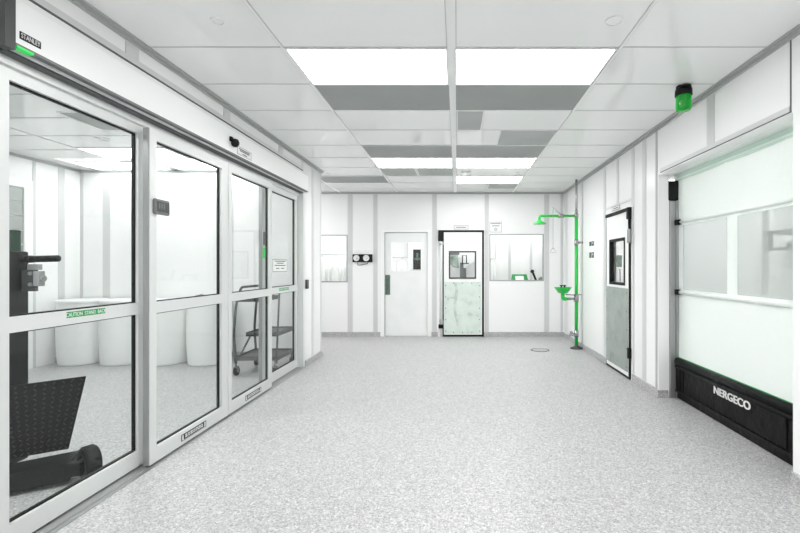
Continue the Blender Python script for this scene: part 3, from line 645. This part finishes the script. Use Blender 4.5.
# ================================================================= SIGNS, GAUGES
def wall_sign_right(px0, px1, py0, py1, label):
    ya, yb = yx(px1, XR), yx(px0, XR); ym = (ya + yb) / 2; z0, z1 = zp(py1, ym), zp(py0, ym)
    t = thing('safety_sign', label, 'sign', (XR, ym, z0), 'green safety signs by the shower')
    build('plate', MB().box(XR - 0.004, XR, ya, yb, z0, z1), M['paper'], t)
    pr = MB(); w = yb - ya; hh = z1 - z0
    pr.box(XR - 0.006, XR - 0.004, ya + 0.06 * w, ya + 0.46 * w, z0 + 0.1 * hh, z1 - 0.1 * hh).box(XR - 0.006, XR - 0.004, ya + 0.54 * w, yb - 0.06 * w, z0 + 0.1 * hh, z1 - 0.1 * hh)
    build('pictogram', pr, M['dgreen'], t)
    q = MB().cyl((XR - 0.008, ya + 0.26 * w, z0 + 0.6 * hh), (XR - 0.006, ya + 0.26 * w, z0 + 0.6 * hh), 0.15 * min(w, hh), n=10)
    build('symbol', q, M['paper'], t)
wall_sign_right(589.3, 594.4, 240.8, 246.6, 'upper small green safety sign on the right wall beside the shower')
wall_sign_right(589.3, 594.4, 251.6, 258.6, 'lower small green safety sign on the right wall beside the shower')
def sign_back(x0, x1, z0, z1, label, rows, border=True, icon=False):
    t = thing('wall_sign', label, 'sign', ((x0 + x1) / 2, YB, z0))
    build('plate', MB().box(x0, x1, YB - 0.006, YB, z0, z1), M['paper'], t)
    pr = MB(); w, hh = x1 - x0, z1 - z0
    if border: pr.frame('y', YB - 0.0075, YB - 0.006, x0, x1, z0, z1, 0.006)
    for a, b, z in rows: pr.box(x0 + a * w, x0 + b * w, YB - 0.0075, YB - 0.006, z0 + z * hh - 0.007, z0 + z * hh + 0.007)
    if icon: pr.lathe([(0.03, 0), (0.03, 0.0015), (0.02, 0.0015), (0.02, 0)], ((x0 + x1) / 2, YB - 0.006, z0 + 0.28 * hh), (0, -1, 0), 16)
    build('print', pr, M['greyink'], t)
    return t
sign_back(BX(489.6), BX(501.8), BZ(232.3), BZ(222), 'square white notice on the back wall above the right window', [(0.1, 0.9, 0.85), (0.2, 0.8, 0.62)], icon=True)
sign_back(BX(454), BX(468.3), BZ(229.4), BZ(225.2), 'narrow white sign above the door with the black gasket', [(0.15, 0.85, 0.5)])
ym = yx(616.5, XR)
t = thing('door_sign', 'narrow white sign above the door in the right wall', 'sign', (XR, ym, 2.27))
build('plate', MB().box(XR - 0.016, XR - 0.012, ym - 0.15, ym + 0.13, 2.285, 2.345), M['paper'], t)
build('print', MB().frame('x', XR - 0.018, XR - 0.016, ym - 0.15, ym + 0.13, 2.285, 2.345, 0.006).box(XR - 0.018, XR - 0.016, ym - 0.1, ym + 0.08, 2.308, 2.322), M['greyink'], t)
gx0, gx1, gz0, gz1 = BX(353), BX(372.6), BZ(262.2), BZ(254.3)
gg = thing('pressure_gauge', 'black box with two round white pressure gauges on the back wall', 'gauge', ((gx0 + gx1) / 2, YB, gz0))
build('housing', MB().box(gx0, gx1, YB - 0.05, YB, gz0, gz1, 0.006), M['black'], gg)
for px in (357.1, 366.8):
    c = (BX(px), YB - 0.05, BZ(258.1))
    dl = build('dial', MB().lathe([(0.063, 0), (0.066, 0.02), (0.056, 0.024), (0.054, 0.012), (0.001, 0.012)], c, (0, -1, 0)), M['paper'], gg, 'round white dial')
    build('needle', MB().box(c[0] - 0.004, c[0] + 0.03, YB - 0.0645, YB - 0.062, c[2] - 0.012, c[2] - 0.004).box(c[0] - 0.02, c[0] + 0.02, YB - 0.0645, YB - 0.062, c[2] - 0.03, c[2] - 0.026), M['greyink'], dl)
pv = MB().tube([(BX(358), YB - 0.02, gz0), (BX(358), YB - 0.02, gz0 - 0.06), (BX(361), YB - 0.02, gz0 - 0.06), (BX(368), YB - 0.02, gz0 - 0.03), (BX(368), YB - 0.02, gz0)], 0.008, 8)
build('tubing', pv, M['greyink'], gg)
for px, nm in ((358, 'faint printed label above the left gauge of the black gauge box'), (367.7, 'faint printed label above the right gauge of the black gauge box')):
    t = thing('gauge_label', nm, 'label', (BX(px), YB, BZ(252.6)), 'labels over the gauges')
    build('strip', MB().box(BX(px - 3), BX(px + 3), YB - 0.003, YB, BZ(252.9), BZ(250.4)), M['paper'], t)
    build('print', MB().box(BX(px - 2.6), BX(px + 2.6), YB - 0.004, YB - 0.003, BZ(252.3), BZ(251.5)), M['tbar'], t)

# ================================================================= SIDE ROOM: drums, cart, black machine, far door
DRUMS = [(83, 'white plastic drum seen through the first glass panel, leftmost of the row'), (124.5, 'white plastic drum seen through the first glass panel beside the moving leaf'),
         (167.5, 'white plastic drum under the square switch seen through the second glass panel'), (210, 'white plastic drum with a dark glove lying on its lid')]
DY = 6.52
def drum(px, label):
    x = xp(px, DY); r = 0.31
    t = thing('drum', label, 'drum', (x, DY, 0), 'white drums in the side room')
    build('body', MB().lathe([(0.001, 0), (r * 0.92, 0), (r * 0.95, 0.03), (r, 0.3), (r * 1.01, 0.5), (r, 0.62), (r * 0.98, 0.9), (r * 0.97, 0.935)], (x, DY, 0), n=40), M['drum'], t)
    build('lid', MB().lathe([(r * 0.98, 0.925), (r * 1.02, 0.928), (r * 1.02, 0.965), (r * 0.99, 0.975), (r * 0.93, 0.962), (0.001, 0.962)], (x, DY, 0), n=40), M['drum'], t)
for a in DRUMS: drum(*a)
gl = MB(); gxx = xp(200.5, 6.4)
for i, (dx, rr, hh) in enumerate(((-0.13, 0.05, 0.05), (-0.06, 0.06, 0.085), (0.0, 0.06, 0.10), (0.07, 0.05, 0.07), (0.14, 0.035, 0.04))):
    gl.lathe([(rr, 0), (rr * 1.02, hh * 0.3), (rr * 0.8, hh * 0.8), (0.002, hh)], (gxx + dx, 6.42 + 0.01 * (i % 2), 0.9625), n=14)
gl.box(gxx - 0.17, gxx + 0.17, 6.37, 6.46, 0.9625, 0.985, 0.008)
solo('work_glove', gl, M['dgrey'], 'dark crumpled glove lying on the lid of a white drum', 'glove', (gxx, 6.42, 0.9625))

# push cart
ct = thing('utility_cart', 'grey tubular utility cart with push handle standing behind the far glass leaves', 'cart', (-2.85, 5.9, 0))
cx0, cx1, cy0, cy1 = -3.03, -2.45, 5.72, 6.30
tube = lambda pts, r=0.014, f=0.0: MB().tube(pts, r, 10, f)
for y in (cy0, cy1):
    build('upright', tube([(cx0 + 0.02, y, 0.16), (cx0 - 0.01, y, 0.55), (cx0 + 0.02, y, 0.95), (cx0 + 0.06, y, 1.10)], 0.017, 0.1), M['cart'], ct)
    build('post', tube([(cx1 - 0.01, y, 0.16), (cx1 + 0.03, y, 1.12)], 0.013), M['cart'], ct)
    build('brace', tube([(cx0 + 0.06, y, 0.24), (cx0 + 0.22, y, 0.545)], 0.012), M['cart'], ct)
build('handle', tube([(cx0 + 0.06, cy0, 1.09), (cx0 + 0.09, cy0, 1.20), (cx0 + 0.09, cy1, 1.20), (cx0 + 0.06, cy1, 1.09)], 0.017, 0.06), M['dgrey'], ct)
def shelf(z, x0, x1, m):
    build('shelf', MB().box(x0, x1, cy0, cy1, z, z + 0.012).box(x0, x1, cy0 - 0.006, cy0 + 0.006, z - 0.02, z + 0.035).box(x0, x1, cy1 - 0.006, cy1 + 0.006, z - 0.02, z + 0.035).box(x0 - 0.006, x0 + 0.006, cy0, cy1, z - 0.02, z + 0.035).box(x1 - 0.006, x1 + 0.006, cy0, cy1, z - 0.02, z + 0.035), M[m], ct)
shelf(0.22, cx0, cx1, 'cart'); shelf(0.55, cx0 + 0.16, cx1, 'dgrey'); shelf(1.02, cx0 + 0.04, cx0 + 0.36, 'dgrey')
for x in (cx0 + 0.02, cx1 - 0.03):
    for y in (cy0, cy1):
        c = build('caster', MB().cyl((x, y, 0.11), (x, y, 0.2), 0.012).box(x - 0.026, x - 0.020, y - 0.02, y + 0.03, 0.04, 0.12).box(x + 0.020, x + 0.026, y - 0.02, y + 0.03, 0.04, 0.12).box(x - 0.026, x + 0.026, y - 0.025, y + 0.025, 0.11, 0.12), M['chrome'], ct)
        build('wheel', MB().cyl((x - 0.018, y + 0.01, 0.058), (x + 0.018, y + 0.01, 0.058), 0.057, n=20), M['black'], c)

# black lifting machine close behind the first glass panel
mc = thing('lift_machine', 'black wheeled lifting machine with a tread plate behind the first glass panel', 'lifting machine', (-2.9, 2.95, 0))
build('mast', MB().box(-3.6, -3.04, 2.84, 2.985, 0.12, 1.585, 0.012).box(-3.5, -3.08, 2.825, 2.84, 0.3, 1.2), M['mast'], mc)
build('screen', MB().box(-3.6, -3.09, 2.92, 2.98, 1.585, 1.735, 0.006), M['dgreen'], mc, 'dark green screen on top of the mast')
build('panel_frame', MB().frame('y', 2.815, 2.84, -3.5, -3.08, 1.25, 1.56, 0.03), M['black'], mc)
build('handle', MB().tube([(-3.0, 2.95, 1.53), (-2.80, 2.95, 1.535)], 0.023, 14).cyl((-3.045, 2.95, 1.53), (-2.985, 2.95, 1.53), 0.026), M['black'], mc)
cl = build('clamp', MB().box(-3.04, -2.945, 2.93, 2.955, 1.305, 1.455, 0.003), M['dgrey'], mc, 'dark clamp plate with two bolts')
build('clamp_block', MB().box(-2.944, -2.902, 2.915, 2.96, 1.342, 1.447, 0.004).box(-3.0, -2.925, 2.93, 2.965, 1.455, 1.495, 0.003).cyl((-2.902, 2.937, 1.395), (-2.885, 2.937, 1.395), 0.02), M['rail'], cl, 'light grey block')
for z in (1.353, 1.430): build('bolt', MB().cyl((-2.972, 2.92, z), (-2.972, 2.93, z), 0.013, n=10), M['rail'], cl)
tp = MB(); TL, TR, BR, BL = Vector((-3.03, 2.78, 0.676)), Vector((-2.71, 3.07, 0.676)), Vector((-2.83, 3.06, 0.15)), Vector((-3.03, 2.86, 0.17))
nn = (TR - TL).cross(BL - TL).normalized(); nn = -nn if nn.y > 0 else nn
tp.prism([TL, TR, BR, BL], nn * -0.012); tp.m = 1
for j in range(15):
    for i in range(9):
        s_, q_ = (i + 0.5) / 9, (j + 0.5) / 15
        c = (TL * (1 - s_) + TR * s_) * (1 - q_) + (BL * (1 - s_) + BR * s_) * q_
        a1 = (TR - TL).normalized(); a2 = Vector((0, 0, 1)); dv = (a1 + a2 * (1 if (i + j) % 2 else -1)).normalized(); ev = nn.cross(dv)
        tp.prism([c - dv * 0.013 + nn * 0.0005, c + ev * 0.004 + nn * 0.0005, c + dv * 0.013 + nn * 0.0005, c - ev * 0.004 + nn * 0.0005], nn * 0.0035)
build('tread_plate', tp, [M['treads'], M['dgrey']], mc, 'black tread plate with raised diamonds')
build('base_leg', MB().prism([(-3.2, 2.50, 0.02), (-2.62, 2.83, 0.03), (-2.62, 2.83, 0.155), (-3.2, 2.50, 0.125)], (-0.1, 0.2, 0)), M['tread'], mc)
WC = Vector((-2.565, 2.93, 0.114)); ax = Vector((0.53, 0.85, 0)).normalized()
wh = MB().lathe([(0.001, -0.03), (0.06, -0.03), (0.065, -0.045), (0.1, -0.043), (0.111, -0.03), (0.111, 0.03), (0.1, 0.043), (0.065, 0.045), (0.001, 0.045)], WC, ax, 32)
uu = ax.orthogonal().normalized(); ww = ax.cross(uu)
for k in range(28):
    a = 2 * math.pi * k / 28; r_ = uu * math.cos(a) + ww * math.sin(a); tt = ax.cross(r_)
    c = WC + r_ * 0.108
    for s1 in (-0.03, 0.004):
        wh.prism([c + ax * s1 - tt * 0.005, c + ax * (s1 + 0.024) - tt * 0.005, c + ax * (s1 + 0.024) + tt * 0.005, c + ax * s1 + tt * 0.005], r_ * 0.006)
wl_ = build('wheel', wh, M['black'], mc); build('hub', MB().lathe([(0.04, 0.028), (0.036, 0.05), (0.001, 0.052)], WC, -ax), M['dgrey'], wl_)
build('axle_bracket', MB().prism([(-2.72, 2.80, 0.06), (-2.55, 2.84, 0.06), (-2.55, 2.84, 0.15), (-2.72, 2.80, 0.15)], (0.0, 0.05, 0.0)), M['tread'], mc)
# roller door in the side room's left wall
fy0, fy1 = 4.6, yx(29.5, XI)
d = struct('door_9', MB().slab('x', XI, XI + 0.03, fy0 - 0.12, fy1 + 0.02, 0, 2.72, [(fy0, fy1 - 0.1, -1, 2.60)]), M['white'])
rp = MB()
for k in range(13): rp.box(XI, XI + 0.014, fy0, fy1 - 0.1, 0.2 * k, 0.2 * k + 0.192)
build('roller_curtain', rp, M['rollgrey'], d)

# ================================================================= THINGS SEEN THROUGH THE BACK WINDOWS
def coat(x, y, ztop, zbot, label, group, wdt=0.095):
    t = thing('hanging_coat', label, 'coat', (x, y, ztop), group)
    n = 26; vs = []; prof = [(0.0, 0.3, 0.05), (0.05, 0.75, 0.07), (0.12, 0.95, 0.08), (0.4, 0.9, 0.09), (0.75, 1.0, 0.1), (1.0, 1.08, 0.11)]
    for hgt, wx, wy in prof:
        for i in range(n):
            a = 2 * math.pi * i / n; f = 1 + 0.12 * hgt * math.sin(a * 7 + x * 9)
            vs.append((x + wdt * wx * math.cos(a) * f, y + wy * math.sin(a) * f, ztop - 0.06 - (ztop - zbot - 0.06) * hgt))
    fs = [(k * n + i, k * n + (i + 1) % n, (k + 1) * n + (i + 1) % n, (k + 1) * n + i) for k in range(len(prof) - 1) for i in range(n)]
    build('body', MB().add(vs, fs, True), M['cloth'], t)
    for s in (-1, 1):
        build('sleeve', MB().tube([(x + s * wdt * 0.8, y, ztop - 0.11), (x + s * wdt * 1.2, y - 0.02, ztop - 0.4), (x + s * wdt * 1.05, y - 0.03, ztop - 0.68)], 0.036, 12), M['cloth'], t)
    build('hanger', MB().tube([(x, y, ztop - 0.07), (x, y, ztop - 0.03), (x, y, ztop - 0.014)], 0.005, 6), M['greyink'], t)
def rail(x0, x1, y, z, label):
    t = thing('coat_rail', label, 'rail', ((x0 + x1) / 2, y, z), None)
    build('bar', MB().cyl((x0, y, z), (x1, y, z), 0.014), M['batten'], t)
    for x in (x0, x1): build('support', MB().box(x - 0.01, x + 0.01, y - 0.02, y + 0.02, z - 0.01, CEIL), M['batten'], t)
rail(-3.4, -2.35, 9.75, 1.77, 'pale rail carrying white coats behind the left window of the back wall')
coat(-3.13, 9.75, 1.765, 0.95, 'white coat behind the left window, at the window edge by the wall end', 'white coats behind the left window')
coat(-2.81, 9.75, 1.765, 0.95, 'white coat behind the left window, middle one of the rail', 'white coats behind the left window')
coat(-2.49, 9.75, 1.765, 0.95, 'white coat behind the left window, at the right end of the rail', 'white coats behind the left window')
rail(-1.68, -1.13, 9.75, 1.70, 'pale rail carrying white coats behind the pane of the plain door')
coat(-1.53, 9.75, 1.695, 0.9, 'white coat behind the pane of the plain white door, left one', 'white coats behind the plain door', 0.07)
coat(-1.275, 9.75, 1.695, 0.9, 'white coat behind the pane of the plain white door, right one', 'white coats behind the plain door', 0.07)
px0, px1 = xp(413.3, 10.2), xp(421.5, 10.2)
dp = thing('control_panel', 'narrow dark panel with a green mark seen through the plain white door', 'control panel', ((px0 + px1) / 2, 10.2, zp(269.5, 10.2)))
build('case', MB().box(px0, px1, 10.17, 10.2, zp(269.5, 10.2), zp(249.5, 10.2)), M['ink'], dp)
build('indicator', MB().box(px0 + 0.03, px1 - 0.03, 10.165, 10.17, zp(259.8, 10.2), zp(257.8, 10.2)).box(px0 + 0.075, px1 - 0.075, 10.164, 10.17, zp(260.5, 10.2), zp(253, 10.2)), M['plategreen'], dp)
# grey machinery behind the pane of the black-gasketed door
my = 9.75
pm = thing('processing_machine', 'grey and green machine seen through the small pane of the gasketed door', 'machine', (0.15, my, 0))
build('cabinet', MB().box(xp(446, my), xp(459, my), my, my + 0.4, 0.0, 0.9, 0.01), M['paper'], pm)
build('hopper_bin', MB().prism([(xp(448, my), my, zp(255, my)), (xp(458, my), my, zp(255, my)), (xp(459, my), my, zp(268, my)), (xp(453, my), my, zp(267, my)), (xp(448, my), my, zp(262, my))], (0, 0.3, 0)), M['binmix'], pm)
build('top_tank', MB().box(xp(447, my), xp(459.5, my), my, my + 0.35, zp(254.5, my), zp(250.5, my) + 0.1, 0.02), M['grey'], pm)
build('column', MB().box(xp(460, my), xp(463.5, my), my, my + 0.2, 0, zp(263.5, my)).box(xp(463, my), xp(466, my), my + 0.02, my + 0.1, 0, zp(268, my)), M['grey'], pm)
build('tube_frame', MB().tube([(xp(462.5, my), my, 1.55), (xp(462.5, my), my, zp(255.5, my)), (xp(466.5, my), my, zp(255.5, my)), (xp(466.5, my), my, 1.55)], 0.014, 8).cyl((xp(460, my), my, zp(263.5, my)), (xp(469, my), my, zp(263.5, my)), 0.012), M['dgrey'], pm)
pts = [(xp(466, my), my + 0.1, zp(285, my)), (xp(478, my), my + 0.1, zp(285, my)), (xp(478, my), my + 0.1, zp(259.5, my)), (xp(472, my), my + 0.1, zp(263, my)), (xp(467, my), my + 0.1, zp(266, my))]
build('hopper', MB().prism(pts, (0, 0.3, 0)), M['batten'], pm)
# sill shelf with objects behind the right window
wt = thing('worktop', 'white worktop behind the right window of the back wall', 'worktop', (1.3, 9.35, 0))
WZ = BZ(280.8) - 0.02
build('top', MB().box(0.68, 2.0, 9.05, 9.65, WZ - 0.03, WZ), M['white'], wt)
for x in (0.72, 1.95):
    for y in (9.1, 9.6): build('leg', MB().box(x - 0.02, x + 0.02, y - 0.02, y + 0.02, 0, WZ - 0.03), M['alu'], wt)
ty = 9.3; tx0, tx1 = xp(511, ty), xp(528.5, ty); tz = zp(274.3, ty)
tr = thing('document_tray', 'green tray with a white form leaning in the right window', 'tray', ((tx0 + tx1) / 2, ty, WZ))
build('back_plate', MB().prism([(tx0, ty, WZ), (tx1, ty, WZ), (tx1 - 0.03, ty + 0.08, tz), (tx0 + 0.03, ty + 0.08, tz)], (0, 0.015, 0)), M['greens'], tr)
build('form', MB().prism([(tx0 + 0.1, ty - 0.004, WZ + 0.02), (tx1 - 0.1, ty - 0.004, WZ + 0.02), (tx1 - 0.1, ty + 0.066, tz - 0.03), (tx0 + 0.1, ty + 0.066, tz - 0.03)], (0, 0.003, 0)), M['paper'], tr)
sx_ = xp(532.5, 9.25)
sp = thing('handset', 'dark curved handset standing in the right window beside the green tray', 'handset', (sx_, 9.25, WZ))
build('body', MB().tube([(xp(536, 9.25), 9.25, WZ + 0.02), (xp(534, 9.25), 9.25, WZ + 0.13), (xp(532.3, 9.25), 9.25, zp(271.5, 9.25))], 0.024, 12), M['black'], sp)
build('head', MB().lathe([(0.002, -0.035), (0.035, -0.03), (0.04, 0.0), (0.03, 0.03), (0.002, 0.035)], (xp(532.3, 9.25), 9.24, zp(271.3, 9.25)), (0.3, -1, 0.2), 16), M['black'], sp)
solo('folded_cloth', MB().lathe([(0.09, 0.0), (0.1, 0.03), (0.075, 0.08), (0.03, 0.1), (0.002, 0.1)], (xp(542.5, 9.25), 9.25, WZ), n=16), M['grey'], 'grey bundle of cloth at the right end of the window behind the shower', 'cloth', (xp(542.5, 9.25), 9.25, WZ))
coat(xp(490.5, 9.85), 9.85, 1.66, 0.75, 'white coat at the left edge of the right window', None, 0.08)
rail(0.7, 0.9, 9.85, 1.665, 'short coat rail behind the left edge of the right window')

# ================================================================= NEXT ROOM (through the vinyl windows and the right door's pane)
wx_ = X1 - 0.1
rk = thing('wall_rack', 'dark framed wall rack seen through the vinyl window of the fabric door', 'rack', (4.45, 5.4, 1.9))
ra0, ra1 = 4.0, yx(769, 4.35)
rz0, rz1 = zp(250, 5.7), zp(230.5, 5.7)
build('frame', MB().box(4.33, wx_, ra0, ra1, rz1 - 0.045, rz1).box(4.33, wx_, ra0, ra1, rz0, rz0 + 0.035).box(4.33, 4.36, ra1 - 0.07, ra1, rz0, rz1).box(4.6, wx_, ra0, ra1, rz0, rz1), M['black'], rk)
build('shelf_lip', MB().box(4.32, 4.34, ra0, ra1 - 0.12, rz0 + 0.1, rz0 + 0.18), M['paper'], rk)
build('knob', MB().cyl((4.36, ra1, rz1 - 0.03), (4.36, ra1 + 0.12, rz1 - 0.03), 0.04), M['paper'], rk)
cb = thing('post', 'grey upright post seen through the right vinyl window', 'post', (4.3, yx(761, 4.3), 0))
build('shaft', MB().box(4.25, 4.35, yx(765.5, 4.3), yx(757, 4.3), 0.01, CEIL), M['tbar'], cb)
build('foot_plate', MB().box(4.2, 4.4, yx(768, 4.3), yx(755, 4.3), 0, 0.01), M['batten'], cb)
sy_ = 8.9
sc = thing('display_screen', 'white framed screen on a stand seen through the right wall door pane', 'screen', (xp(617.5, sy_), sy_, 0))
sx0, sx1, sz0, sz1 = xp(611, sy_), xp(624.2, sy_), zp(269.3, sy_), zp(252.8, sy_)
build('bezel', MB().box(sx0, sx1, sy_, sy_ + 0.05, sz0, sz1, 0.006), M['white'], sc)
build('screen', MB().box(sx0 + 0.02, sx1 - 0.05, sy_ - 0.004, sy_, sz0 + 0.05, sz1 - 0.05), M['plategreen'], sc)
for x in (sx0 + 0.06, sx1 - 0.08): build('leg', MB().tube([(x, sy_ + 0.025, sz0), (x + 0.03, sy_ + 0.025, 0.0)], 0.012, 8), M['grey'], sc)

# ================================================================= CAMERA, WORLD, VIEW
cam = bpy.data.cameras.new('camera'); co = bpy.data.objects.new('camera', cam); COL.objects.link(co)
co.location = (0, 0, EYE); co.rotation_euler = (math.radians(90), 0, 0)
cam.sensor_fit = 'HORIZONTAL'; cam.sensor_width = 36.0; cam.lens = F / 800 * 36.0
cam.shift_x = -(CX - 400) / 800; cam.shift_y = (CY - 266.5) / 800
cam.clip_start = 0.05; cam.clip_end = 100
S.camera = co
w = bpy.data.worlds.new('World'); S.world = w; w.use_nodes = True
w.node_tree.nodes['Background'].inputs['Color'].default_value = (1, 1, 1, 1); w.node_tree.nodes['Background'].inputs['Strength'].default_value = 0.0
S.view_settings.view_transform = 'Standard'; S.view_settings.look = 'None'; S.view_settings.gamma = 1.0
S.view_settings.use_curve_mapping = False
S.view_settings.exposure = 0.33
S.cycles.max_bounces = 16; S.cycles.diffuse_bounces = 8; S.cycles.transparent_max_bounces = 24; S.cycles.glossy_bounces = 6
